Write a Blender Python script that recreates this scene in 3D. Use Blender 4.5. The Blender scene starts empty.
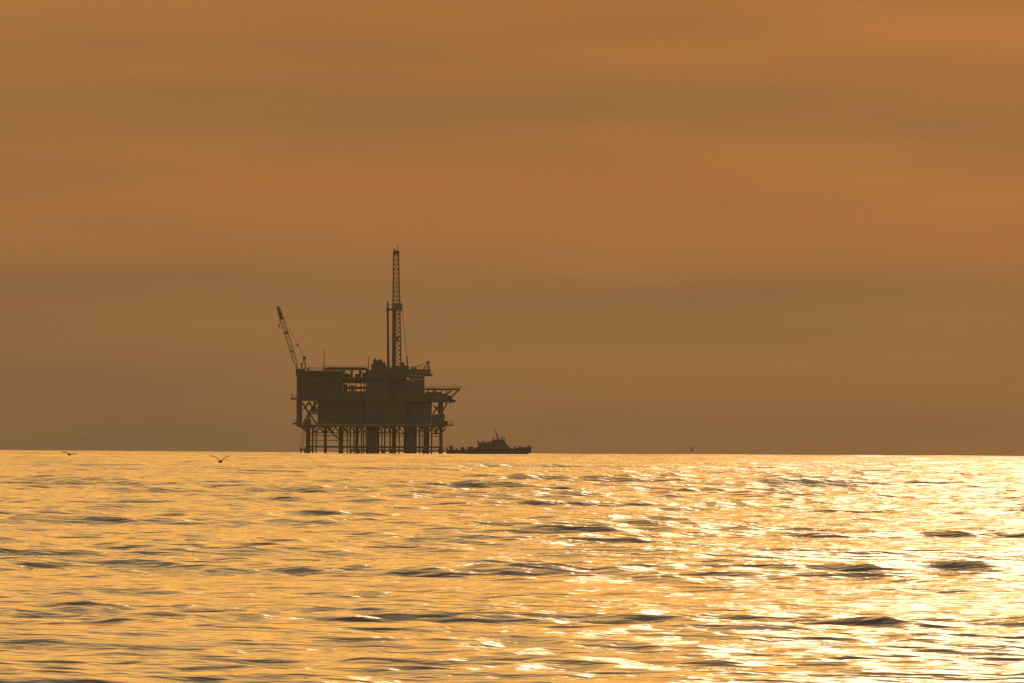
import bpy, bmesh, math, random
import numpy as np
from mathutils import Vector, Matrix

random.seed(7)
sc = bpy.context.scene
C = sc.collection
R_EARTH = 6371000.0
EYE = 6.0                      # camera height above the sea
DIST = 6826.0                  # distance of the platform; one pixel there is 0.4 m
PX = 0.4
RAD = 36.0 / 600.0 / 1024      # angle of one pixel
DIP = math.sqrt(2 * EYE / R_EARTH)

# ------------------------------------------------------------------ camera
cam_d = bpy.data.cameras.new('camera')
cam = bpy.data.objects.new('camera', cam_d)
C.objects.link(cam)
cam_d.sensor_width = 36.0
cam_d.lens = 600.0
cam_d.clip_start = 0.5
cam_d.clip_end = 60000.0
PITCH = 0.00524
ROLL = math.radians(0.30)
cam.location = (0, 0, EYE)
cam.rotation_euler = (Matrix.Rotation(math.pi / 2 + PITCH, 3, 'X') @ Matrix.Rotation(ROLL, 3, 'Z')).to_euler()
sc.camera = cam

# ------------------------------------------------------------------ sky, sun, exposure
SUN_EL = math.radians(10.0)
SUN_AZ = math.radians(9.8)     # to the right of the view axis
BANK = (0.385, 0.355, 0.355, 1)
VEIL = (10.5, 7.4, 3.9, 1)
world = bpy.data.worlds.new('World')
sc.world = world
world.use_nodes = True
wn, wl = world.node_tree.nodes, world.node_tree.links
wn.clear()
w_out = wn.new('ShaderNodeOutputWorld')
w_bg = wn.new('ShaderNodeBackground')
w_bg.inputs['Strength'].default_value = 0.05
w_sky = wn.new('ShaderNodeTexSky')
w_sky.sky_type = 'NISHITA'
w_sky.sun_disc = False
w_sky.sun_elevation = SUN_EL
w_sky.sun_rotation = SUN_AZ
w_sky.altitude = 0.0
w_sky.air_density = 2.1
w_sky.dust_density = 3.5
w_sky.ozone_density = 1.0
w_hsv = wn.new('ShaderNodeHueSaturation')          # thin grey veil of high cloud takes some colour out of the whole sky
w_hsv.inputs['Saturation'].default_value = 1.06
wl.new(w_sky.outputs['Color'], w_hsv.inputs['Color'])
# soft bands of stratus: noise stretched along the horizon
w_tc = wn.new('ShaderNodeTexCoord')
w_mp = wn.new('ShaderNodeMapping')
w_mp.inputs['Scale'].default_value = (14.0, 14.0, 140.0)
w_mp.inputs['Location'].default_value = (0.0, 0.0, 21.67)
w_mp.inputs['Rotation'].default_value = (0.0, 0.0, 0.0)
w_nz = wn.new('ShaderNodeTexNoise')
w_nz.inputs['Scale'].default_value = 1.0
w_nz.inputs['Detail'].default_value = 4.0
w_nz.inputs['Roughness'].default_value = 0.5
w_rp = wn.new('ShaderNodeValToRGB')
w_rp.color_ramp.elements[0].position = 0.36
w_rp.color_ramp.elements[0].color = (0.74, 0.77, 0.86, 1)
w_rp.color_ramp.elements[1].position = 0.62
w_rp.color_ramp.elements[1].color = (1.08, 0.93, 0.84, 1)
w_mul = wn.new('ShaderNodeMix')
w_mul.data_type = 'RGBA'
w_mul.blend_type = 'MULTIPLY'
w_mul.inputs['Factor'].default_value = 1.0
wl.new(w_tc.outputs['Generated'], w_mp.inputs['Vector'])
wl.new(w_mp.outputs['Vector'], w_nz.inputs['Vector'])
wl.new(w_nz.outputs['Fac'], w_rp.inputs['Fac'])
w_veil = wn.new('ShaderNodeMix')                        # even glow of the veil itself
w_veil.data_type = 'RGBA'
w_veil.blend_type = 'ADD'
w_veil.inputs['Factor'].default_value = 1.0
w_veil.inputs['B'].default_value = VEIL
wl.new(w_hsv.outputs['Color'], w_veil.inputs['A'])
wl.new(w_veil.outputs['Result'], w_mul.inputs['A'])
wl.new(w_rp.outputs['Color'], w_mul.inputs['B'])
# a bank of murky air and stratus lies all round along the horizon and thins out a few degrees up
w_sep = wn.new('ShaderNodeSeparateXYZ')
wl.new(w_tc.outputs['Generated'], w_sep.inputs['Vector'])
w_bank = wn.new('ShaderNodeValToRGB')
w_bank.color_ramp.interpolation = 'EASE'
w_bank.color_ramp.elements[0].position = 0.027
w_bank.color_ramp.elements[0].color = BANK
w_bank.color_ramp.elements[1].position = 0.062
w_bank.color_ramp.elements[1].color = (1, 1, 1, 1)
wl.new(w_sep.outputs['Z'], w_bank.inputs['Fac'])
w_mul2 = wn.new('ShaderNodeMix')
w_mul2.data_type = 'RGBA'
w_mul2.blend_type = 'MULTIPLY'
w_mul2.inputs['Factor'].default_value = 1.0
wl.new(w_mul.outputs['Result'], w_mul2.inputs['A'])
wl.new(w_bank.outputs['Color'], w_mul2.inputs['B'])
# larger cloud banks and clear gaps over the whole sky
w_mp2 = wn.new('ShaderNodeMapping')
w_mp2.inputs['Scale'].default_value = (9.0, 9.0, 42.0)
w_mp2.inputs['Location'].default_value = (11.0, 5.0, 20.1)
w_nz2 = wn.new('ShaderNodeTexNoise')
w_nz2.inputs['Scale'].default_value = 1.0
w_nz2.inputs['Detail'].default_value = 3.0
w_rp2 = wn.new('ShaderNodeValToRGB')
w_rp2.color_ramp.elements[0].position = 0.40
w_rp2.color_ramp.elements[0].color = (0.72, 0.74, 0.92, 1)
w_rp2.color_ramp.elements[1].position = 0.60
w_rp2.color_ramp.elements[1].color = (1.0, 1.0, 1.0, 1)
w_mul3 = wn.new('ShaderNodeMix')
w_mul3.data_type = 'RGBA'
w_mul3.blend_type = 'MULTIPLY'
w_mul3.inputs['Factor'].default_value = 1.0
wl.new(w_tc.outputs['Generated'], w_mp2.inputs['Vector'])
wl.new(w_mp2.outputs['Vector'], w_nz2.inputs['Vector'])
wl.new(w_nz2.outputs['Fac'], w_rp2.inputs['Fac'])
wl.new(w_mul2.outputs['Result'], w_mul3.inputs['A'])
wl.new(w_rp2.outputs['Color'], w_mul3.inputs['B'])
wl.new(w_mul3.outputs['Result'], w_bg.inputs['Color'])
wl.new(w_bg.outputs['Background'], w_out.inputs['Surface'])

sun_d = bpy.data.lights.new('sun', 'SUN')
sun_d.energy = 0.30
sun_d.angle = math.radians(18.0)
sun_d.color = (1.0, 0.77, 0.54)
sun = bpy.data.objects.new('sun', sun_d)
C.objects.link(sun)
sun_dir = Vector((math.sin(SUN_AZ) * math.cos(SUN_EL), math.cos(SUN_AZ) * math.cos(SUN_EL), math.sin(SUN_EL)))
sun.rotation_euler = sun_dir.to_track_quat('Z', 'Y').to_euler()
sun.location = (300, 2000, 400)

sc.view_settings.view_transform = 'Standard'
sc.view_settings.look = 'None'
sc.view_settings.gamma = 1.0
sc.view_settings.use_curve_mapping = False
sc.view_settings.exposure = -0.32
sc.cycles.use_denoising = True
sc.cycles.max_bounces = 6
sc.cycles.volume_bounces = 0

# ------------------------------------------------------------------ materials
def mat(name, col, rough=0.6, metallic=0.0, var=0.25, scale=0.5, rust=0.0):
    m = bpy.data.materials.new(name)
    m.use_nodes = True
    n, l = m.node_tree.nodes, m.node_tree.links
    b = n['Principled BSDF']
    b.inputs['Roughness'].default_value = rough
    b.inputs['Metallic'].default_value = metallic
    tc = n.new('ShaderNodeTexCoord')
    nz = n.new('ShaderNodeTexNoise')
    nz.inputs['Scale'].default_value = scale
    nz.inputs['Detail'].default_value = 6.0
    l.new(tc.outputs['Object'], nz.inputs['Vector'])
    rp = n.new('ShaderNodeValToRGB')
    rp.color_ramp.elements[0].position = 0.3
    rp.color_ramp.elements[1].position = 0.7
    d = tuple(c * (1 - var) for c in col) + (1,)
    if rust > 0:
        d = tuple(c * (1 - rust) + r * rust for c, r in zip(col, (0.09, 0.04, 0.02))) + (1,)
    rp.color_ramp.elements[0].color = d
    rp.color_ramp.elements[1].color = tuple(min(1, c * (1 + var)) for c in col) + (1,)
    l.new(nz.outputs['Fac'], rp.inputs['Fac'])
    l.new(rp.outputs['Color'], b.inputs['Base Color'])
    return m

M = {
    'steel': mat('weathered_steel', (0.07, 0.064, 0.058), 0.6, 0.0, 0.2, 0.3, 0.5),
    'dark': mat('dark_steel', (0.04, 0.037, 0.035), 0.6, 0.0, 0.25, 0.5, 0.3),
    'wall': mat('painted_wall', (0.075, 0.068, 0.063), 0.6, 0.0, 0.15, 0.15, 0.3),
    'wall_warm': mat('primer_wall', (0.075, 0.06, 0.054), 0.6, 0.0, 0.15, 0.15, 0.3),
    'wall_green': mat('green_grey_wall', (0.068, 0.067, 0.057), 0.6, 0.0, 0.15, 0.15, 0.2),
    'crane': mat('crane_paint', (0.30, 0.24, 0.13), 0.5, 0.0, 0.2, 0.4, 0.2),
    'hull': mat('hull_paint', (0.04, 0.04, 0.042), 0.4, 0.0, 0.2, 0.4, 0.2),
    'house': mat('boat_house_paint', (0.09, 0.088, 0.085), 0.45, 0.0, 0.1, 0.5, 0.1),
    'glass': mat('dark_glass', (0.03, 0.035, 0.04), 0.08, 0.0, 0.1, 1.0),
    'rubber': mat('tyre_rubber', (0.03, 0.03, 0.03), 0.8, 0.0, 0.2, 1.0),
    'wood': mat('timber_deck', (0.18, 0.13, 0.08), 0.8, 0.0, 0.3, 1.0),
    'gull': mat('gull_feathers', (0.10, 0.095, 0.09), 0.8, 0.0, 0.3, 6.0),
    'pelican': mat('pelican_feathers', (0.06, 0.05, 0.045), 0.8, 0.0, 0.3, 6.0),
}

# ------------------------------------------------------------------ mesh helpers
class MB:
    def __init__(s):
        s.v, s.f = [], []

    def box(s, x0, x1, y0, y1, z0, z1):
        b = len(s.v)
        s.v += [(x, y, z) for z in (z0, z1) for y in (y0, y1) for x in (x0, x1)]
        s.f += [tuple(b + i for i in q) for q in ((0, 2, 3, 1), (4, 5, 7, 6), (0, 1, 5, 4), (2, 6, 7, 3), (0, 4, 6, 2), (1, 3, 7, 5))]
        return s

    def tube(s, p, q, r, r2=None, n=8, cap=True):
        p, q = Vector(p), Vector(q)
        r2 = r if r2 is None else r2
        d = (q - p).normalized()
        a = d.orthogonal().normalized()
        c = d.cross(a)
        b = len(s.v)
        for o, rr in ((p, r), (q, r2)):
            for k in range(n):
                t = 2 * math.pi * k / n + math.pi / n
                s.v.append(tuple(o + (a * math.cos(t) + c * math.sin(t)) * rr))
        for k in range(n):
            j = (k + 1) % n
            s.f.append((b + k, b + j, b + n + j, b + n + k))
        if cap:
            s.f.append(tuple(b + k for k in reversed(range(n))))
            s.f.append(tuple(b + n + k for k in range(n)))
        return s

    def prism(s, pts, y0, y1):
        """outline in the x-z plane, extruded along y"""
        b, n = len(s.v), len(pts)
        s.v += [(x, y0, z) for x, z in pts] + [(x, y1, z) for x, z in pts]
        s.f.append(tuple(b + k for k in range(n)))
        s.f.append(tuple(b + n + k for k in reversed(range(n))))
        for k in range(n):
            j = (k + 1) % n
            s.f.append((b + k, b + n + k, b + n + j, b + j))
        return s

    def rings(s, rings, cap=True):
        b, n = len(s.v), len(rings[0])
        for r in rings:
            s.v += [tuple(p) for p in r]
        for i in range(len(rings) - 1):
            for k in range(n):
                j = (k + 1) % n
                s.f.append((b + i * n + k, b + i * n + j, b + (i + 1) * n + j, b + (i + 1) * n + k))
        if cap:
            s.f.append(tuple(b + k for k in reversed(range(n))))
            s.f.append(tuple(b + (len(rings) - 1) * n + k for k in range(n)))
        return s

    def build(s, name, m, parent=None, smooth=False, bevel=0.0):
        me = bpy.data.meshes.new(name)
        me.from_pydata(s.v, [], s.f)
        bm = bmesh.new()
        bm.from_mesh(me)
        bmesh.ops.recalc_face_normals(bm, faces=bm.faces)
        if bevel:
            bmesh.ops.bevel(bm, geom=list(bm.edges), offset=bevel, segments=1, affect='EDGES')
        bm.to_mesh(me)
        bm.free()
        if smooth:
            me.polygons.foreach_set('use_smooth', [True] * len(me.polygons))
        me.materials.append(M[m] if isinstance(m, str) else m)
        o = bpy.data.objects.new(name, me)
        C.objects.link(o)
        o.parent = parent
        return o


def tag(o, label=None, cat=None, group=None, kind=None):
    if label: o['label'] = label
    if cat: o['category'] = cat
    if group: o['group'] = group
    if kind: o['kind'] = kind
    return o


def thing(name, label, cat, loc, group=None, parent=None):
    o = bpy.data.objects.new(name, None)
    o.empty_display_size = 2.0
    C.objects.link(o)
    o.location = loc
    return tag(o, label, cat, group)


def sea_z(r):
    return -r * r / (2 * R_EARTH)


# ------------------------------------------------------------------ water
def make_water():
    rng = np.random.default_rng(11)
    # radial rings: fine near, coarser far; azimuths dense in front and wide apart behind
    rr = [1.0]
    while rr[-1] < 330:
        rr.append(rr[-1] * 1.13 + 0.2)
    rr = rr[:-1] + [330.0]
    c = 0.112 / 200 ** 1.19
    while rr[-1] < 11000:
        rr.append(rr[-1] + c * rr[-1] ** 1.19)
    while rr[-1] < 14000:
        rr.append(rr[-1] * 1.03)
    rr = np.array(rr)
    az = list(np.arange(-0.048, 0.0481, 0.0003))
    step, a, side = 0.0008, az[-1], []
    while a < math.pi * 0.97:
        a += step
        side.append(min(a, math.pi * 0.985))
        step = min(step * 1.35, 0.35)
    az = np.array([-x for x in reversed(side)] + az + side)
    nr, na = len(rr), len(az)
    Rg, Ag = np.meshgrid(rr, az, indexing='ij')
    X = (Rg * np.sin(Ag)).astype(np.float64)
    Y = (Rg * np.cos(Ag)).astype(np.float64)
    dr = np.gradient(rr)[:, None].astype(np.float32)
    dt = (np.gradient(az)[None, :] * rr[:, None]).astype(np.float32)
    sa, ca = np.sin(az).astype(np.float32)[None, :], np.cos(az).astype(np.float32)[None, :]
    Z = np.zeros_like(X, dtype=np.float32)
    DX = np.zeros_like(Z)
    DY = np.zeros_like(Z)
    N = 150
    lam = np.exp(rng.uniform(math.log(0.9), math.log(24.0), N))
    NS = 9                                                            # long low swell from the open sea
    lam[:NS] = rng.uniform(40.0, 85.0, NS)
    gust = np.zeros_like(Z)                                           # cat's paws and slicks: ripples stronger in some patches than in others
    for i in range(14):
        gl = rng.uniform(18, 140)
        th = rng.uniform(0, 2 * math.pi)
        ka, kb = 2 * math.pi / gl * math.cos(th) * 0.5, 2 * math.pi / gl * math.sin(th)
        gust += np.sin(np.mod(ka * X + kb * Y + rng.uniform(0, 6.28), 2 * math.pi)).astype(np.float32)
    calm = (0.74 + 0.46 * np.clip((Rg - 500.0) / 1300.0, 0, 1)).astype(np.float32)   # a slick of smoother water round the viewer
    gust = np.clip(1.0 + 0.20 * gust, 0.45, 1.4) * calm
    for i in range(N):
        L = lam[i]
        th = rng.normal(math.radians(-84), math.radians(7 if L > 30 else 16 if L > 11 else 26 if L > 5 else 55))          # waves run towards the viewer, spread about
        k = 2 * math.pi / L
        kx, ky = k * math.cos(th), k * math.sin(th)
        slope = (0.0145 if L < 5 else 0.0098) * rng.uniform(0.6, 1.4)
        amp = slope / k if L < 30 else 0.12
        kr = np.abs(kx * sa + ky * ca)
        kt = np.abs(kx * ca - ky * sa)
        w = np.clip(2.6 - (kr * dr), 0, 1) * np.clip(2.6 - (kt * dt), 0, 1)
        if L < 30: w = w * gust
        ph = (np.mod(kx * X + ky * Y + rng.uniform(0, 2 * math.pi), 2 * math.pi)).astype(np.float32)
        Z += amp * w * np.sin(ph)
        cp = np.cos(ph) * (amp * 0.7) * w
        DX += cp * (kx / k)
        DY += cp * (ky / k)
    Z = Z + (-(Rg ** 2) / (2 * R_EARTH))
    X = X + DX
    Y = Y + DY
    co = np.stack([X, Y, Z], -1).astype(np.float32).reshape(-1, 3)
    idx = np.arange(nr * na, dtype=np.int32).reshape(nr, na)
    quads = np.stack([idx[:-1, :-1], idx[:-1, 1:], idx[1:, 1:], idx[1:, :-1]], -1).reshape(-1, 4)[:, ::-1]
    me = bpy.data.meshes.new('water')
    me.vertices.add(len(co))
    me.vertices.foreach_set('co', co.ravel())
    nq = len(quads)
    me.loops.add(nq * 4)
    me.loops.foreach_set('vertex_index', np.ascontiguousarray(quads).ravel())
    me.polygons.add(nq)
    me.polygons.foreach_set('loop_start', np.arange(nq, dtype=np.int32) * 4)
    me.polygons.foreach_set('use_smooth', np.ones(nq, dtype=bool))
    me.update(calc_edges=True)
    print('water quads', nq, 'rows', nr, 'cols', na)
    m = bpy.data.materials.new('sea_water')
    m.use_nodes = True
    n, l = m.node_tree.nodes, m.node_tree.links
    b = n['Principled BSDF']
    b.inputs['Base Color'].default_value = (0.012, 0.016, 0.016, 1)
    b.inputs['IOR'].default_value = 1.333
    b.inputs['Roughness'].default_value = 0.07
    tc = n.new('ShaderNodeTexCoord')
    prev = None
    for sx, sc_, dist, det in ((1.0, 0.16, 0.22, 2.0), (1.0, 0.5, 0.28, 2.0), (1.0, 1.4, 0.10, 2.0)):
        mp = n.new('ShaderNodeMapping')
        mp.inputs['Scale'].default_value = (0.6, 1.0, 1.0)
        l.new(tc.outputs['Object'], mp.inputs['Vector'])
        nz = n.new('ShaderNodeTexNoise')
        nz.inputs['Scale'].default_value = sc_
        nz.inputs['Detail'].default_value = det
        nz.inputs['Roughness'].default_value = 0.55
        l.new(mp.outputs['Vector'], nz.inputs['Vector'])
        bp = n.new('ShaderNodeBump')
        bp.inputs['Strength'].default_value = 1.0
        bp.inputs['Distance'].default_value = dist
        l.new(nz.outputs['Fac'], bp.inputs['Height'])
        if prev: l.new(prev.outputs['Normal'], bp.inputs['Normal'])
        prev = bp
    l.new(prev.outputs['Normal'], b.inputs['Normal'])
    me.materials.append(m)
    o = bpy.data.objects.new('water', me)
    C.objects.link(o)
    tag(o, kind='structure')
    return o


make_water()

# ------------------------------------------------------------------ oil platform
PLAT_X = (378 - 512) * PX


def gx(px):                    # metres east of the platform's middle
    return (px - 378) * PX


def gz(py):                    # metres above the sea at the platform
    return (454.5 - py) * PX


def G(px, py, y=0.0):
    return (gx(px), y, gz(py))


plat = thing('oil_platform', 'huge dark offshore oil platform standing on many legs in the sea', 'oil platform',
             (PLAT_X, DIST, sea_z(DIST)))


def part(name, mb, m, parent=None, **k):
    return mb.build(name, m, plat if parent is None else parent, **k)


def pbox(name, px0, px1, py0, py1, y0, y1, m, parent=None, bevel=0.0):
    return part(name, MB().box(gx(px0), gx(px1), y0, y1, gz(py1), gz(py0)), m, parent, bevel=bevel)


def beam(name, a, b, r, m='steel', parent=None, n=6):
    return part(name, MB().tube(G(*a), G(*b), r, n=n), m, parent)


# legs of the jacket: front row, then rear row standing half a bay along
for px, r in ((309, 0.85), (341.8, 0.95), (373, 0.95), (410.5, 0.95), (441.6, 0.68)):
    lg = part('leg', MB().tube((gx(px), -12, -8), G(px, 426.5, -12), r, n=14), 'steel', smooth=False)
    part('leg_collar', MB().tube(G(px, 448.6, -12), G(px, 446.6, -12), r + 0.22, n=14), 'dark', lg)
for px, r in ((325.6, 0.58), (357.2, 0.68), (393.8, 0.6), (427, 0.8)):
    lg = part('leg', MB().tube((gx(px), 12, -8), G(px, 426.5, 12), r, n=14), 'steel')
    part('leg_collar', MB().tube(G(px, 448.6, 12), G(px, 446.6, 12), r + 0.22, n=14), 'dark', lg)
# horizontal and diagonal bracing
front = [309, 341.8, 373, 410.5, 441.6]
rear = [325.6, 357.2, 393.8, 427]
for a, b in zip(front, front[1:]):
    beam('horizontal_brace', (a, 447.0, -12), (b, 447.0, -12), 0.32)
for a, b in zip(rear, rear[1:]):
    beam('horizontal_brace', (a, 447.4, 12), (b, 447.4, 12), 0.30)
for a, b in zip(front, rear):
    beam('cross_brace', (a, 447.2, -12), (b, 447.2, 12), 0.26)
for a, b in zip(front[1:], rear):
    beam('cross_brace', (a, 447.1, -12), (b, 447.1, 12), 0.26)
for a, b in ((309, 352), (352, 388), (388, 420), (431.5, 441.6)):
    beam('walkway_beam', (a, 433.4, -10), (b, 433.4, -10), 0.2)
for a, b, y in (((316.5, 433.5), (311.5, 427), -11), ((316.5, 433.5), (321.5, 427), -11), ((327, 427), (340.5, 440.5), -12),
                ((334, 433.4), (329.5, 427), -11), ((348, 433.4), (343.6, 427), -11), ((348, 433.4), (352.5, 427), -11),
                ((383.5, 433.4), (379.5, 427), -11), ((383.5, 433.4), (387.5, 427), -11), ((399.5, 427), (393, 440), 11),
                ((396, 433), (391, 427), -11), ((438, 433), (434.5, 427), -11), ((434.6, 433), (438.6, 427.6), 10),
                ((441.6, 433.5), (446.5, 427.5), -12), ((309, 433), (297.8, 424.5), -12), ((306, 430.5), (302.5, 426), -12)):
    beam('diagonal_brace', (*a, y), (*b, y), 0.27)
for px in (325.6, 341.8, 357.2, 373, 393.8, 410.5, 427):
    y = -12 if px in front else 12
    for dx in (-6.5, 6.5):
        beam('diagonal_brace', (px, 434.5, y), (px + dx, 427, y), 0.26)
# well conductors and risers
random.seed(3)
for px, r in ((313.4, .36), (316.8, .26), (347.8, .26), (351, .28), (354.6, .3), (361.8, .3), (364.0, .3), (366.9, .34), (368.8, .4), (370.8, .4),
              (375.6, .42), (377.7, .42), (379.2, .3), (382.2, .22), (385.2, .32), (390.4, .3), (396, .3), (399.7, .26), (404.9, .34), (406.7, .4),
              (408.4, .4), (413.0, .42), (415.0, .4), (416.6, .3), (420, .34), (422.8, .2), (424.8, .3), (429.0, .3), (432.1, .26)):
    y = random.uniform(-9, 9)
    part('conductor', MB().tube((gx(px), y, -8), G(px, 426.5, y), r, n=8), 'dark' if random.random() < .5 else 'steel')
for i, px in enumerate(range(312, 440, 8)):
    y = -7 if i % 2 else 6
    beam('diagonal_brace', (px, 427.2, y), (px + 4, 433.2, y), .2)
    beam('diagonal_brace', (px + 8, 427.2, y), (px + 4, 433.2, y), .2)
beam('walkway_beam', (310, 436.0, 8), (441, 436.0, 8), .16)
beam('walkway_beam', (310, 441.0, 2), (350, 441.0, 2), .12)
# boat landing and fenders at the waterline
pbox('boat_landing', 301, 314.5, 449.4, 450.8, -17, -13.2, 'steel')
pbox('boat_landing', 351, 446, 449.8, 451.2, -17, -13.2, 'steel')
for px in (302, 306, 310.5, 314):
    part('fender', MB().tube((gx(px), -17.4, -1), G(px, 448.6, -17.4), 0.35, n=8), 'rubber')
for px in range(352, 447, 8):
    part('fender', MB().tube((gx(px), -17.4, -1), G(px, 449.2, -17.4), 0.35, n=8), 'rubber')
part('ladder', MB().tube(G(302, 449, -14), G(304.5, 427, -14), .08).tube(G(303.6, 449, -14), G(306, 427, -14), .08), 'steel')

# decks
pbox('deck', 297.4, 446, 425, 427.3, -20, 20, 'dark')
pbox('deck', 302.4, 432.4, 399.6, 401.4, -20, 20, 'dark')
pbox('deck', 302.4, 343, 371.2, 373, -20, 20, 'dark')
pbox('deck', 343.2, 407, 377.6, 379.4, -19.6, 19.6, 'dark')
for px in range(305, 446, 9):      # joists under the lowest deck
    pbox('joist', px, px + 1.2, 427.35, 428.9, -18, 18, 'dark')


def railing(x0, x1, y, py, h=1.1, y1=None):
    m = MB()
    n = max(2, int(abs(x1 - x0) * PX / 1.8))
    for i in range(n + 1):
        t = i / n
        p = (gx(x0 + (x1 - x0) * t), y + ((y1 - y) * t if y1 is not None else 0), gz(py))
        m.tube(p, (p[0], p[1], p[2] + h), 0.05, n=4)
    for k in (0.55, 1.0):
        m.tube((gx(x0), y, gz(py) + h * k), (gx(x1), y if y1 is None else y1, gz(py) + h * k), 0.045, n=4)
    return part('railing', m, 'steel')


railing(303, 343, -19.8, 371.1)
railing(303, 343, 19.8, 371.1)
railing(433, 445.5, -19.8, 425)
railing(303, 318, -19.8, 425)
railing(303, 318, -19.8, 399.5)

MATS = ['wall', 'wall_warm', 'wall_green', 'steel']


def module(px0, px1, py0, py1, y0, y1, m, seed, rows=1, w=10.0, extras=True):
    """a plated module with its own wall panels, doors, windows and pipe runs on the face to the viewer and the rear"""
    rnd = random.Random(seed)
    mod = pbox('module', px0, px1, py0, py1, y0, y1, m)
    n = max(1, round((px1 - px0) / w))
    for r in range(rows):
        a0 = py0 + (py1 - py0) * r / rows
        a1 = py0 + (py1 - py0) * (r + 1) / rows
        for i in range(n):
            b0 = px0 + (px1 - px0) * i / n
            b1 = px0 + (px1 - px0) * (i + 1) / n
            pm = m if rnd.random() < .55 else rnd.choice(MATS)
            d = rnd.uniform(.12, .5)
            pbox('wall_panel', b0 + .25, b1 - .25, a0 + .3, a1 - .3, y0 - d, y0 - .002, pm, mod)
            pbox('wall_panel', b0 + .25, b1 - .25, a0 + .3, a1 - .3, y1 + .002, y1 + d, pm, mod)
            if not extras:
                continue
            q = rnd.random()
            c = (b0 + b1) / 2
            if q < .25:
                pbox('door', c - 1.2, c + 1.2, a1 - 6.0, a1 - .4, y0 - d - .12, y0 - d - .002, 'dark', mod)
            elif q < .5:
                for k in (-2.6, 0, 2.6):
                    pbox('window', c + k - .9, c + k + .9, a0 + 3, a0 + 5.2, y0 - d - .1, y0 - d - .002, 'glass', mod)
            elif q < .75:
                pbox('vent_louvre', c - 2.2, c + 2.2, a0 + 2, a0 + 5, y0 - d - .25, y0 - d - .002, 'steel', mod)
            else:
                part('pipe', MB().tube(G(c, a0 + .5, y0 - d - .5), G(c, a1 - .5, y0 - d - .5), .28, n=8), 'steel', mod)
    return mod


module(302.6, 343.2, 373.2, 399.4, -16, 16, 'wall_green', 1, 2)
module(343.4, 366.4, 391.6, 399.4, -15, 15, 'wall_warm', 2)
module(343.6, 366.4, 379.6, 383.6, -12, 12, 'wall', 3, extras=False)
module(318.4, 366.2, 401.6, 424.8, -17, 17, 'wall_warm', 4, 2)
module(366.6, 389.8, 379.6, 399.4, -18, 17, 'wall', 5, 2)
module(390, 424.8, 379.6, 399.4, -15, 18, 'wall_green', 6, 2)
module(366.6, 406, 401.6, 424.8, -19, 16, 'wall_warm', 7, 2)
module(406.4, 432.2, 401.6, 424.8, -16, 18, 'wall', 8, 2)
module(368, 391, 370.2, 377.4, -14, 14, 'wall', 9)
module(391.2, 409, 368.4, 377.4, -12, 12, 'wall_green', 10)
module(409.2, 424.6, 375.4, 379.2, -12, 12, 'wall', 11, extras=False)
# slot left open between the two floors of the upper block
for px in (345.4, 350.4, 356.2, 361.4, 365):
    part('post', MB().tube(G(px, 391.7, -13), G(px, 383.5, -13), .22, n=6), 'steel')
beam('handrail', (343.6, 387.6, -13), (366.4, 387.6, -13), .26, 'dark')
beam('pipe', (343.6, 388.6, -6), (366.4, 388.6, -6), .34, 'dark')
pbox('equipment_box', 351.5, 354.5, 385.6, 391.5, -6, 2, 'dark')
pbox('equipment_box', 343.5, 347.5, 384.6, 391.5, 4, 9, 'wall')

# pipe deck over the left block
pbox('pipe_deck', 323.6, 368.4, 368.8, 370.4, -15, 15, 'dark')
for px in (326, 334, 343.5, 351.5, 360, 366.8):
    part('post', MB().tube(G(px, 377.6, -13), G(px, 370.4, -13), .24, n=6), 'steel')
    part('post', MB().tube(G(px + .6, 377.6, 13), G(px + .6, 370.4, 13), .24, n=6), 'steel')
for a, b in ((326, 334), (343.5, 351.5), (360, 366.8)):
    beam('diagonal_brace', (a, 371, -13), (b, 376.4, -13), .18)
for i in range(12):
    z = gz(368.7) + .22
    part('drill_pipe', MB().tube((gx(327 + (i % 3)), -13 + i * 2.2, z), (gx(364 + (i % 2) * 2), -13 + i * 2.2, z), .2, n=8), 'steel')
pbox('equipment_box', 329.2, 333.6, 373.2, 377.4, -8, 4, 'wall_warm')
pbox('equipment_box', 336.6, 341.2, 374.2, 377.6, -3, 6, 'dark')
part('tank', MB().tube(G(344.6, 376.2, -4), G(349.4, 376.2, -4), .75, n=12), 'wall')
pbox('equipment_box', 355.4, 359.2, 374.3, 377.5, -5, 4, 'wall')
pbox('equipment_box', 362.4, 366.8, 373.2, 377.5, -4, 8, 'steel')
part('tank', MB().tube(G(351.2, 377.5, 3), G(351.2, 374.4, 3), .7, n=12), 'wall_warm')
railing(324, 368, -15, 368.7)
rc = random.Random(21)
for i in range(16):
    px = rc.uniform(304, 429)
    if 322 < px < 390 or 390 < px < 409:
        continue
    h = rc.uniform(.8, 2.6)
    w = rc.uniform(.8, 3.2)
    top = 371.0 if px < 343 else 369.0
    y = rc.uniform(-9, 6)
    if rc.random() < .5:
        pbox('equipment_box', px, px + w, top - h, top, y, y + 2.5, 'dark')
    else:
        part('vent_pipe', MB().tube(G(px, top, y), G(px, top - h - 1.2, y), .2, n=6), 'dark')
for i in range(9):
    px = rc.uniform(369, 420)
    beam('lamp_post', (px, 377, -14.5), (px, 374.5 - rc.uniform(0, 1.5), -14.5), .09)
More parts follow.
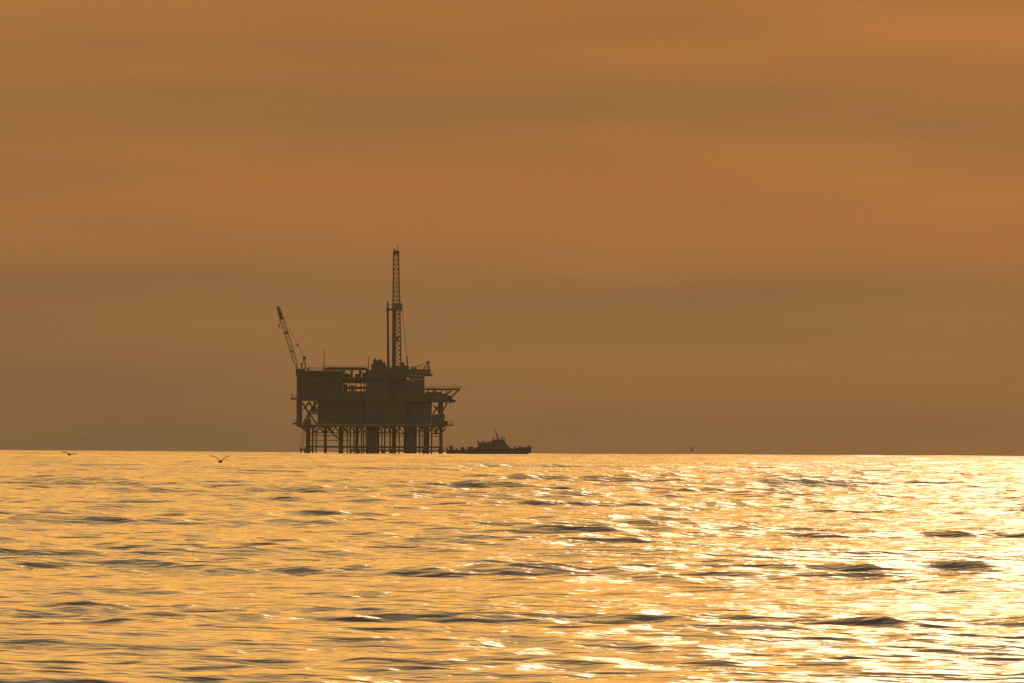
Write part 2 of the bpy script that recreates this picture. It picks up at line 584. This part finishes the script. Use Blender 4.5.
for px, py in ((331, 413), (347, 419), (377, 411), (398, 417), (418, 409), (314, 385), (334, 391), (379, 389), (401, 393), (416, 386)):
    m_ = MB()
    y = -19.9 if 366 < px < 406 and py > 400 else -18.9
    m_.box(gx(px - 4), gx(px + 4), y - 1.2, y, gz(py + .15), gz(py - .15))
    for k in range(6):
        m_.tube(G(px - 4 + k * 1.6, py, y - 1.15), G(px - 4 + k * 1.6, py - 2.7, y - 1.15), .05, n=4)
    m_.tube(G(px - 4, py - 2.7, y - 1.15), G(px + 4, py - 2.7, y - 1.15), .05, n=4)
    part('catwalk', m_, 'steel')

# open bay at the lower left
for a, b, y in (((303, 403), (309.6, 413.6), -15), ((318, 402), (309.6, 413.6), -15), ((309.6, 413.6), (304, 424.6), -15), ((309.6, 413.6), (316.5, 424.6), 12),
                ((309, 402), (313.2, 409.5), 14), ((316.8, 402), (313.2, 409.5), 14), ((303.4, 410), (309.6, 402), 14)):
    beam('diagonal_brace', (*a, y), (*b, y), .36)
beam('post', (309.8, 413.6, -15), (309.8, 424.9, -15), .5)
beam('post', (314.6, 401.5, 0), (314.6, 414, 0), .34)
beam('horizontal_brace', (308.6, 414, -15), (318.6, 414, -15), .34)
part('tank', MB().tube(G(311.5, 410, 4), G(317.5, 410, 4), 1.0, n=12), 'wall')
pbox('equipment_box', 304.5, 311.5, 419.6, 424.9, -3, 6, 'dark')
pbox('corner_tower', 298.2, 302.3, 375.6, 424.9, 6, 11, 'wall')
# small ledges on the left side
for px0, px1, py in ((291.6, 297.8, 399.4), (293.8, 297.4, 424.2)):
    pbox('side_ledge', px0, px1, py - .9, py + .9, -14, -8, 'dark')
    part('railing', MB().tube(G(px0 + .4, py - 7 if px0 < 292 else py - 3, -13), G(px0 + .4, py - .9, -13), .12, n=5)
         .tube(G(px0 + 3, py - 3.4, -13), G(px0 + 3, py - .9, -13), .08, n=5).tube(G(px0 + .4, py - 3.4, -13), G(px1, py - 3.4, -13), .06, n=5), 'steel')

# drawworks hump, posts, upper right deck
hump = pbox('machinery_house', 371.4, 386.4, 364.2, 370.1, -5, 5, 'dark')
pbox('roof_block', 373.2, 383.0, 360.2, 364.1, -4, 4, 'dark', hump, bevel=.3)
pbox('roof_block', 383.1, 385.4, 362.2, 364.1, -3, 4, 'steel', hump)
part('exhaust_pipe', MB().tube(G(375, 360.3, 0), G(375, 358.6, 0), .5, n=8).tube(G(379.8, 360.3, 1), G(379.8, 358.8, 1), .35, n=8), 'dark', hump)
pbox('equipment_box', 386.6, 390.8, 366.4, 370.1, -6, 5, 'wall')
part('post', MB().tube(G(407.4, 368.4, -6), G(407.2, 356, -6), .36, .28, n=8), 'steel')
pbox('deck', 409.2, 430.8, 369.2, 375.1, -12, 12, 'wall')
pbox('side_ledge', 424.8, 432.6, 373.6, 376.0, -11, 8, 'dark')
pbox('equipment_box', 411, 417, 367.4, 369.1, -9, 5, 'steel')
railing(411, 430.4, -11.8, 369.1)
# helideck and what carries it
hel = [(gx(443.6) + 7.35 * math.cos(math.radians(22.5 + 45 * k)), -7 + 7.35 * math.sin(math.radians(22.5 + 45 * k))) for k in range(8)]
hm_ = MB()
hm_.rings([[(x, y, gz(390.1)) for x, y in hel], [(x, y, gz(388.1)) for x, y in hel]])
hd = part('helideck', hm_, 'steel')
nm = MB()
for k in range(8):
    (xa, ya), (xb, yb) = hel[k], hel[(k + 1) % 8]
    for t in np.linspace(0, 1, 5)[:-1]:
        x, y = xa + (xb - xa) * t, ya + (yb - ya) * t
        ox, oy = (x - gx(443.6)) * .1, (y + 7) * .1
        nm.tube((x, y, gz(388.2)), (x + ox, y + oy, gz(386.2)), .06, n=4)
    nm.tube((xa * 1.0 + (xa - gx(443.6)) * .1, ya + (ya + 7) * .1, gz(386.2)), (xb + (xb - gx(443.6)) * .1, yb + (yb + 7) * .1, gz(386.2)), .05, n=4)
part('safety_net', nm, 'steel', hd)
pbox('walkway', 424.6, 433, 388.6, 390.1, -10, -4, 'steel')
pbox('module', 425, 448, 393.4, 402.4, -11, 6, 'wall')
pbox('equipment_box', 426, 441, 392.0, 393.3, -9, 3, 'dark')
pbox('equipment_box', 448.1, 452.8, 395.6, 401.2, -9, 2, 'dark')
pbox('side_ledge', 448.1, 456, 399.4, 401.1, -9.5, -2, 'dark')
for px in (428.2, 433.6, 441.6, 447):
    part('post', MB().tube(G(px, 393.5, -9), G(px, 389.0, -9), .24, n=6), 'steel')
for a, b in (((452.6, 396), (459.6, 389.2)), ((448, 394), (452, 389.2)), ((433.6, 393.2), (437.5, 389.2)), ((447.8, 402.2), (442, 413.4)), ((434, 405), (440.4, 413)),
             ((433.4, 413.4), (440.6, 404)), ((456, 401), (449, 402.4))):
    beam('diagonal_brace', (*a, -9), (*b, -9), .3)
part('post', MB().tube(G(441.6, 425, -9), G(441.6, 402, -9), .8, n=10), 'steel')
part('post', MB().tube(G(439.2, 413.5, -4), G(439.2, 402, -4), .36, n=8), 'steel')
module(432.6, 445.2, 414, 424.8, -10, 8, 'wall', 14)
pbox('side_ledge', 446.2, 454, 424.2, 425.6, -12, -4, 'dark')
part('railing', MB().tube(G(448, 424.2, -11), G(448, 420.4, -11), .16, n=5).tube(G(450.6, 424.2, -11), G(450.6, 420.8, -11), .08, n=5)
     .tube(G(453.4, 424.2, -11), G(453.4, 420.4, -11), .1, n=5).tube(G(446.4, 420.9, -11), G(453.5, 420.9, -11), .06, n=5), 'steel')
pbox('equipment_box', 445.4, 448, 420.8, 424.9, -9, 3, 'dark')
# stair towers and pipe runs on the viewer's side
for px0, px1, pya, pyb, y in ((372, 384, 424, 402, -20.3), (350, 362, 424, 402, -18.6), (312, 324, 399, 374, -17.2)):
    st = MB()
    a, b = Vector(G(px0, pya, y)), Vector(G(px1, pyb, y))
    st.tube(a, b, .12, n=5).tube(a + Vector((0, -.9, 0)), b + Vector((0, -.9, 0)), .12, n=5)
    for i in range(16):
        p = a.lerp(b, (i + .5) / 16)
        st.box(p.x - .25, p.x + .25, p.y - .85, p.y - .05, p.z - .03, p.z + .03)
    part('stair', st, 'steel')
for py in (404.5, 406.5, 418):
    beam('pipe', (319, py, -18.4), (364, py, -18.4), .24)
for py in (382, 396.5):
    beam('pipe', (304, py, -17.4), (342, py, -17.4), .22)


# ------------------------------------------------------------------ drilling derrick
def at_plat(px, py, y):
    return (PLAT_X + gx(px), DIST + y, sea_z(DIST) + gz(py))


der = thing('drilling_derrick', 'tall narrow lattice drilling derrick rising above the middle of the platform', 'derrick', at_plat(397, 368.3, 0))


def D(px, py, y=0.0):
    return ((px - 397) * PX, y, (368.3 - py) * PX)


BOT, TOP = 368.3, 251.0


def corner(side, t):           # left or right edge of the mast at height share t
    return 392.8 + 0.3 * t if side < 0 else 401.2 - 3.1 * t


def dhalf(t):
    return 1.9 - 0.9 * t


for sx in (-1, 1):
    for sy in (-1, 1):
        part('leg', MB().tube(D(corner(sx, 0), BOT, sy * dhalf(0)), D(corner(sx, 1), TOP, sy * dhalf(1)), .33 if sx < 0 else .27, .24, n=6), 'dark', der)
NB = 26
for i in range(NB):
    t0, t1 = i / NB, (i + 1) / NB
    p0, p1 = BOT + (TOP - BOT) * t0, BOT + (TOP - BOT) * t1
    for sy in (-1, 1):
        a, b = D(corner(-1, t0), p0, sy * dhalf(t0)), D(corner(1, t0), p0, sy * dhalf(t0))
        c, d = D(corner(-1, t1), p1, sy * dhalf(t1)), D(corner(1, t1), p1, sy * dhalf(t1))
        part('girt', MB().tube(c, d, .14, n=5), 'steel', der)
        part('lattice_brace', MB().tube(a, d, .11, n=5) if (i + (sy > 0)) % 2 else MB().tube(b, c, .11, n=5), 'steel', der)
    for sx in (-1, 1):
        a, b = D(corner(sx, t0), p0, -dhalf(t0)), D(corner(sx, t1), p1, dhalf(t1))
        part('lattice_brace', MB().tube(a, b, .09, n=5), 'steel', der)
part('crown_block', MB().box(*sorted((D(393.2, 0)[0], D(398.4, 0)[0])), -1.3, 1.3, D(0, 254.6)[2], D(0, 250.6)[2])
     .tube(D(394.2, 250.5, -.6), D(394.2, 248.6, -.6), .3, n=8).tube(D(397.4, 251, 0), D(397.4, 243.5, 0), .16, .08, n=6)
     .tube(D(396, 252, -1.5), D(399.9, 252.6, -1.5), .2, n=6), 'dark', der)
part('monkey_board', MB().box(D(385.6, 0)[0], D(402, 0)[0], -2.6, 2.6, D(0, 310.6)[2], D(0, 308.6)[2])
     .box(D(392, 0)[0], D(402.4, 0)[0], -2.4, 2.4, D(0, 308.5)[2], D(0, 306.2)[2]), 'steel', der)
part('wind_wall', MB().box(D(391.6, 0)[0], D(402, 0)[0], -2.45, -2.3, D(0, 306)[2], D(0, 303.4)[2]), 'steel', der)
part('racked_pipe', MB().tube(D(388.5, 368.2, -.4), D(387.4, 303.6, -.4), .55, .42, n=8).tube(D(387.4, 303.6, -.4), D(387.4, 301.0, -.4), .3, .15, n=6), 'dark', der)
part('racked_pipe', MB().tube(D(394.8, 368.2, .5), D(394.6, 309, .5), .5, n=8), 'dark', der)
part('travelling_block', MB().box(D(396.4, 0)[0], D(398.6, 0)[0], -.6, .6, D(0, 342)[2], D(0, 337)[2]).tube(D(397.4, 337, 0), D(396.4, 255, 0), .07, n=5), 'dark', der)
part('guy_wire', MB().tube(D(402, 309, 0), D(406.8, 357.0, -6), .09, n=5), 'steel', der)
part('drill_floor', MB().box(D(391.6, 0)[0], D(409.2, 0)[0], -5, 5, D(0, 368.3)[2], D(0, 365.8)[2]).box(D(400.6, 0)[0], D(404.6, 0)[0], -4, -1, D(0, 365.8)[2], D(0, 362.4)[2]), 'dark', der)

# ------------------------------------------------------------------ left crane
cr = thing('pedestal_crane', 'crane with long raised lattice boom at the left end of the platform', 'crane', at_plat(299.8, 424.9, -12))


def K(px, py, y=0.0):
    return ((px - 299.8) * PX, y, (424.9 - py) * PX)


part('pedestal', MB().tube(K(299.8, 424.9), K(299.6, 377), 1.05, .95, n=16), 'wall', cr)
part('slew_ring', MB().tube(K(299.6, 377), K(299.6, 375.6), 1.3, n=16), 'dark', cr)
cab = part('machinery_cab', MB().box(K(296.4, 0)[0], K(306, 0)[0], -1.8, 1.8, K(0, 375.5)[2], K(0, 369.6)[2]), 'dark', cr)
part('window', MB().box(K(296.9, 0)[0], K(299, 0)[0], -1.9, -1.802, K(0, 373.6)[2], K(0, 370.6)[2]), 'glass', cab)
part('counterweight', MB().box(K(306.1, 0)[0], K(309.4, 0)[0], -1.5, 1.5, K(0, 375)[2], K(0, 371.6)[2]), 'dark', cr)
A, B = Vector(K(298.2, 370)), Vector(K(278.0, 307.2))
ax = (B - A).normalized()
side = Vector((0, 1, 0))
up = ax.cross(side).normalized()


def bw(t):                     # half depth of the boom along its length
    return .15 + .55 * min(1, t / .14, (1 - t) / .10 + .35)


for su in (-1, 1):
    for sv in (-1, 1):
        m_ = MB()
        ts = (0, .14, .5, .9, 1)
        for t0, t1 in zip(ts, ts[1:]):
            m_.tube(A.lerp(B, t0) + up * su * bw(t0) + side * sv * bw(t0), A.lerp(B, t1) + up * su * bw(t1) + side * sv * bw(t1), .17, n=5)
        part('boom_chord', m_, 'crane', cr)
NL = 22
for i in range(NL):
    t0, t1 = i / NL, (i + 1) / NL
    f = 1 if i % 2 else -1
    p0, p1 = A.lerp(B, t0), A.lerp(B, t1)
    for sv in (-1, 1):
        part('boom_lacing', MB().tube(p0 + up * f * bw(t0) + side * sv * bw(t0), p1 - up * f * bw(t1) + side * sv * bw(t1), .12, n=5), 'crane', cr)
    for su in (-1, 1):
        part('boom_lacing', MB().tube(p0 + side * f * bw(t0) + up * su * bw(t0), p1 - side * f * bw(t1) + up * su * bw(t1), .12, n=5), 'crane', cr)
tipA, tipB = A.lerp(B, .79), B
part('boom_tip', MB().tube(tipA, tipB, .62, .42, n=8), 'dark', cr)
part('boom_joint', MB().tube(A.lerp(B, .56), A.lerp(B, .60), .82, n=8), 'dark', cr)
part('boom_joint', MB().tube(A.lerp(B, .27), A.lerp(B, .30), .82, n=8), 'dark', cr)
part('gantry', MB().tube(K(301.5, 369.6, -1), K(304.8, 358, -.5), .2, n=6).tube(K(301.5, 369.6, 1), K(304.8, 358, .5), .2, n=6)
     .tube(K(306.2, 369.6, -1), K(304.8, 358, -.5), .2, n=6).tube(K(306.2, 369.6, 1), K(304.8, 358, .5), .2, n=6)
     .box(K(303.4, 0)[0], K(306.4, 0)[0], -.7, .7, K(0, 359.6)[2], K(0, 357)[2])
     .box(K(301, 0)[0], K(303, 0)[0], -.7, .7, K(0, 366.2)[2], K(0, 364.2)[2])
     .box(K(305, 0)[0], K(306.4, 0)[0], -.5, .5, K(0, 364)[2], K(0, 362.6)[2]), 'dark', cr)
part('pendant_line', MB().tube(K(304.8, 358, -.4), K(278.6, 308.5, -.3), .05, n=4).tube(K(304.8, 358, .4), K(278.6, 308.5, .3), .05, n=4), 'dark', cr)
part('pulley_block', MB().box(K(296.9, 0)[0], K(299.2, 0)[0], -.5, .5, K(0, 346.8)[2], K(0, 345)[2]), 'dark', cr)
hk = part('hoist_line', MB().tube(K(278.6, 308.2), K(279.4, 325), .05, n=4), 'dark', cr)
part('hook_block', MB().box(K(278.9, 0)[0], K(280.0, 0)[0], -.3, .3, K(0, 328)[2], K(0, 324.6)[2]).tube(K(279.4, 328), K(279.4, 330), .12, n=5), 'dark', hk)

# ------------------------------------------------------------------ small crane on the right
dc = thing('deck_crane', 'small crane with short low boom on the upper right deck of the platform', 'crane', at_plat(428, 369.1, -4))


def E(px, py, y=0.0):
    return ((px - 428) * PX, y, (369.1 - py) * PX)


part('mast', MB().tube(E(428.2, 369.1), E(428.6, 361.6), .28, .22, n=8).tube(E(430, 369.1, .6), E(428.8, 362, .1), .1, n=5), 'dark', dc)
part('strut', MB().tube(E(423.6, 369.1), E(428, 362.4), .2, n=6), 'dark', dc)
part('winch_head', MB().box(E(427.1, 0)[0], E(429.9, 0)[0], -.6, .6, E(0, 363.0)[2], E(0, 360.9)[2]), 'dark', dc)
part('boom', MB().tube(E(428, 362.2), E(411.5, 367.2), .12, .09, n=6).tube(E(425, 364.2), E(412, 367.6), .06, n=5), 'crane', dc)

# ------------------------------------------------------------------ antennas
for px, py0, py1, y, lab in ((324.6, 368.7, 348.6, -10, 'thin whip antenna on the roof between the left crane and the derrick'),
                             (368.7, 370.0, 356.2, -8, 'short whip antenna beside the dark hump next to the derrick')):
    o = thing('whip_antenna', lab, 'antenna', at_plat(px, py0, y), 'whip antennas on the platform roof')
    h = (py0 - py1) * PX
    part('base', MB().tube((0, 0, 0), (0, 0, .8), .3, n=8), 'dark', o)
    part('whip', MB().tube((0, 0, .8), (0, 0, h), .17, .10, n=6), 'dark', o)

# ------------------------------------------------------------------ crew boat
BD = 6740.0
BS = BD * RAD
BX = (489 - 512) * BS
boat = thing('crew_boat', 'long low work boat with a wheelhouse and raked bow lying beside the platform', 'boat', (BX, BD, sea_z(BD)))


def bx_(px):
    return (px - 489) * BS


def bz(py):
    return (454.5 - py) * BS


def st_ring(px, half, top, keel, flare=1.0):
    x = bx_(px)
    return [(x, -half, top), (x, -half * .97, (top + keel) * .55), (x, -half * .75 * flare, keel * .4), (x, 0, keel),
            (x, half * .75 * flare, keel * .4), (x, half * .97, (top + keel) * .55), (x, half, top)]


hull = MB().rings([st_ring(447.2, 3.4, bz(449.6), -1.4), st_ring(455, 3.8, bz(449.6), -1.7), st_ring(472, 3.9, bz(449.4), -1.8), st_ring(476, 3.9, bz(448.3), -1.8),
                   st_ring(496, 3.8, bz(448.2), -1.8, .95), st_ring(512, 3.3, bz(447.8), -1.7, .85), st_ring(521, 2.4, bz(447.1), -1.2, .7), st_ring(525.5, 1.6, bz(446.6), -.2, .6),
                   st_ring(527.6, 1.0, bz(446.3), bz(452.8), .5), st_ring(529.6, .5, bz(446.0), bz(449.8), .4), st_ring(531.8, .08, bz(445.6), bz(446.6), .4)])
hl_ = part('hull', hull, 'hull', boat)
part('rub_rail', MB().box(bx_(447), bx_(474), -4.02, -3.9, bz(450.6), bz(449.9)).box(bx_(476), bx_(505), -4.02, -3.86, bz(449.4), bz(448.8)), 'rubber', hl_)
part('aft_deck', MB().box(bx_(448), bx_(475), -3.2, 3.2, bz(449.55), bz(449.3)), 'wood', boat)
part('bulwark', MB().box(bx_(475.4), bx_(480), -3.85, -3.7, bz(448.6), bz(446.8)), 'hull', boat)
house = part('deckhouse', MB().prism([(bx_(478.8), bz(448.8)), (bx_(478.8), bz(442.6)), (bx_(492), bz(442.0)), (bx_(508), bz(444.2)), (bx_(513), bz(448.6))], -2.7, 2.7), 'house', boat)
for k in range(6):
    p = 480.6 + k * 2.7
    part('window', MB().box(bx_(p), bx_(p + 1.6), -2.78, -2.702, bz(445.4), bz(443.8)), 'glass', house)
wh = part('wheelhouse', MB().prism([(bx_(491), bz(442.2)), (bx_(493.4), bz(439.2)), (bx_(503.6), bz(438.8)), (bx_(507.6), bz(443.8)), (bx_(506), bz(444.4))], -2.2, 2.2), 'house', boat)
for k in range(4):
    p = 494.2 + k * 2.5
    part('window', MB().box(bx_(p), bx_(p + 1.7), -2.28, -2.202, bz(441.4), bz(439.8)), 'glass', wh)
part('wheelhouse_roof', MB().box(bx_(492.6), bx_(504.6), -2.4, 2.4, bz(438.75), bz(438.3)), 'house', boat)
part('mast', MB().tube((bx_(498.4), 0, bz(438.4)), (bx_(495.6), 0, bz(428.8)), .26, .12, n=6).box(bx_(496.2), bx_(499), -1.0, 1.0, bz(434.4), bz(433.9))
     .tube((bx_(499.6), 0, bz(438.4)), (bx_(497.6), 0, bz(435.4)), .16, n=6), 'dark', boat)
part('radar', MB().tube((bx_(502.2), 0, bz(438.4)), (bx_(502.2), 0, bz(436.8)), .18, n=6).box(bx_(500.8), bx_(504), -.25, .25, bz(436.8), bz(436.1)), 'dark', boat)
part('canopy', MB().box(bx_(478.2), bx_(488), -2.6, 2.6, bz(441.9), bz(441.4)).tube((bx_(478.8), -2.4, bz(447)), (bx_(478.6), -2.4, bz(439.8)), .2, n=6)
     .tube((bx_(478.8), 2.4, bz(447)), (bx_(478.6), 2.4, bz(441)), .16, n=6).tube((bx_(485), -2.4, bz(443)), (bx_(485), -2.4, bz(441.6)), .12, n=6), 'dark', boat)
part('life_raft', MB().tube((bx_(489), -1.6, bz(441.2)), (bx_(491), -1.6, bz(441.2)), .32, n=8), 'dark', boat)
part('vent', MB().tube((bx_(483), 1.2, bz(442.3)), (bx_(483), 1.2, bz(440.2)), .3, n=8).tube((bx_(486.6), -1.2, bz(442.3)), (bx_(486.6), -1.2, bz(440.8)), .22, n=8), 'dark', boat)
part('light_mast', MB().tube((bx_(505), 0, bz(441.5)), (bx_(505), 0, bz(436.8)), .14, n=6).tube((bx_(493.5), 1, bz(439)), (bx_(493.5), 1, bz(435.6)), .1, n=6), 'dark', boat)
part('anchor_winch', MB().box(bx_(519), bx_(522), -.9, .9, bz(447.0), bz(445.8)).tube((bx_(516), 0, bz(447.5)), (bx_(516), 0, bz(445.6)), .25, n=6), 'dark', boat)
part('capstan', MB().tube((bx_(457), -1, bz(449.4)), (bx_(457), -1, bz(447.6)), .4, .3, n=8), 'dark', boat)
part('bollard', MB().box(bx_(466), bx_(467), 1, 2, bz(449.4), bz(447.2)), 'dark', boat)
rl = MB()
for k in range(9):
    p = 514 + k * 1.9
    hw = 3.0 - k * .32
    rl.tube((bx_(p), -hw, bz(447.4)), (bx_(p), -hw, bz(445.2)), .05, n=4)
rl.tube((bx_(514), -3.0, bz(445.2)), (bx_(529.4), -.4, bz(444.8)), .04, n=4)
part('railing', rl, 'steel', boat)
part('bow_bitt', MB().tube((bx_(530), 0, bz(445.6)), (bx_(530), 0, bz(444.0)), .22, n=6), 'dark', boat)
part('stern_post', MB().tube((bx_(447.8), -2.6, bz(449.5)), (bx_(447.6), -2.6, bz(446.2)), .2, n=6).tube((bx_(446.6), 2.0, bz(450.3)), (bx_(447), 2.0, bz(447.4)), .14, n=6), 'dark', boat)
for px0, px1, h, y0, y1, lab in ((449.6, 453.6, 1.3, -2.4, 0.2, 'low dark cargo crate nearest the stern of the work boat'),
                                 (461.2, 464.6, .9, -2.0, 1.2, 'small dark cargo crate in the middle of the work boat aft deck'),
                                 (468.6, 474.4, 1.0, -2.2, 2.0, 'dark cargo crate just behind the work boat deckhouse')):
    z0 = bz(449.3) + .004
    o = thing('cargo_crate', lab, 'crate', (BX + bx_((px0 + px1) / 2), BD, sea_z(BD) + z0), 'crates on the aft deck of the work boat')
    w = (px1 - px0) * BS / 2
    part('body', MB().box(-w, w, y0, y1, 0, h), 'steel', o)
    part('lid', MB().box(-w - .06, w + .06, y0 - .06, y1 + .06, h + .002, h + .14), 'dark', o)


# ------------------------------------------------------------------ birds
def bird(label, px, py, dist, dihedral, span, heading, m='gull', roll=0.0, bank=0.0):
    """one continuous body with two jointed wings; heading 0 flies to the right"""
    hz = 453.0 + (px - 512) * 0.00457
    dz = -DIP + (hz - py) * RAD
    dist *= 1.5
    loc = ((px - 512) * RAD * dist, dist, EYE + dz * dist)
    mb = MB()
    L = span * .42

    def ring(x, cz, ry, rz, n=8):
        return [(x, ry * math.cos(2 * math.pi * k / n), cz + rz * math.sin(2 * math.pi * k / n)) for k in range(n)]
    mb.rings([ring(-.62 * L, .01 * L, .07 * L, .015 * L), ring(-.42 * L, .0, .055 * L, .035 * L), ring(-.2 * L, -.01 * L, .10 * L, .095 * L), ring(.1 * L, -.01 * L, .12 * L, .12 * L),
              ring(.32 * L, .03 * L, .08 * L, .08 * L), ring(.42 * L, .06 * L, .065 * L, .065 * L), ring(.5 * L, .06 * L, .05 * L, .05 * L), ring(.56 * L, .05 * L, .02 * L, .02 * L), ring(.66 * L, .03 * L, .006 * L, .01 * L)])
    for s_ in (-1, 1):
        half = span / 2
        rings = []
        for t, ch, dih, sweep in ((0, .26, 0, .02), (.22, .27, 1.0, .06), (.45, .22, .95, .08), (.72, .15, .78, .0), (.93, .07, .66, -.12), (1, .02, .62, -.18)):
            a_ = dihedral * dih
            y = s_ * half * t * math.cos(a_)
            z = half * t * math.sin(a_) + .04 * L
            c_ = ch * half
            th = max(.024, .06 * ch * half * 2)
            x0 = .06 * L + sweep * half
            rings.append([(x0 + c_ * .5, y, z), (x0 + .1 * c_, y, z + th), (x0 - c_ * .5, y, z), (x0 + .1 * c_, y, z - th * .6)])
        mb.rings(rings)
    o = mb.build('seabird', m)
    rm = o.modifiers.new('Remesh', 'REMESH')
    rm.mode = 'VOXEL'
    rm.voxel_size = span / 120
    o.location = loc
    o.rotation_euler = (bank, roll, heading)
    return tag(o, label, 'bird', 'seabirds flying low over the water')


bird('dark seabird with wings raised in a V just over the water left of the platform', 221, 460.4, 600, math.radians(40), 1.35, math.radians(70), 'gull')
bird('dark seabird skimming the horizon at the far left edge of the sea', 70, 453.6, 620, math.radians(16), .95, math.radians(65), 'pelican', bank=math.radians(8))
bird('small dark bird just above the horizon to the right of the boat', 692, 449.4, 900, math.radians(64), .9, math.radians(60), 'gull')
bird('tiny bird in the sky a little above the far left seabird', 82, 437, 1500, math.radians(50), .55, math.radians(50), 'gull')
bird('tiny speck of a bird near the horizon between the two left seabirds', 128, 449, 1900, math.radians(10), .5, math.radians(80), 'gull')
bird('tiny bird alone in the open sky up and to the right of the boat', 608, 375.5, 1600, math.radians(35), .55, math.radians(40), 'gull')
bird('tiny bird in the sky straight above the bow of the boat', 519, 422.6, 1900, math.radians(30), .5, math.radians(60), 'gull')

# ------------------------------------------------------------------ haze
HB = MB().box(-14600, 14600, -14600, 14600, sea_z(14700) - 3.0, 104.0)
hm = bpy.data.materials.new('haze_air')
hm.use_nodes = True
hn, hl = hm.node_tree.nodes, hm.node_tree.links
hn.clear()
ho = hn.new('ShaderNodeOutputMaterial')
hv = hn.new('ShaderNodeVolumePrincipled')
hv.inputs['Color'].default_value = (0.86, 0.80, 0.54, 1)
hv.inputs['Density'].default_value = 2.3e-5
hv.inputs['Anisotropy'].default_value = 0.3
hl.new(hv.outputs['Volume'], ho.inputs['Volume'])
haze = HB.build('haze', hm)
tag(haze, kind='stuff')
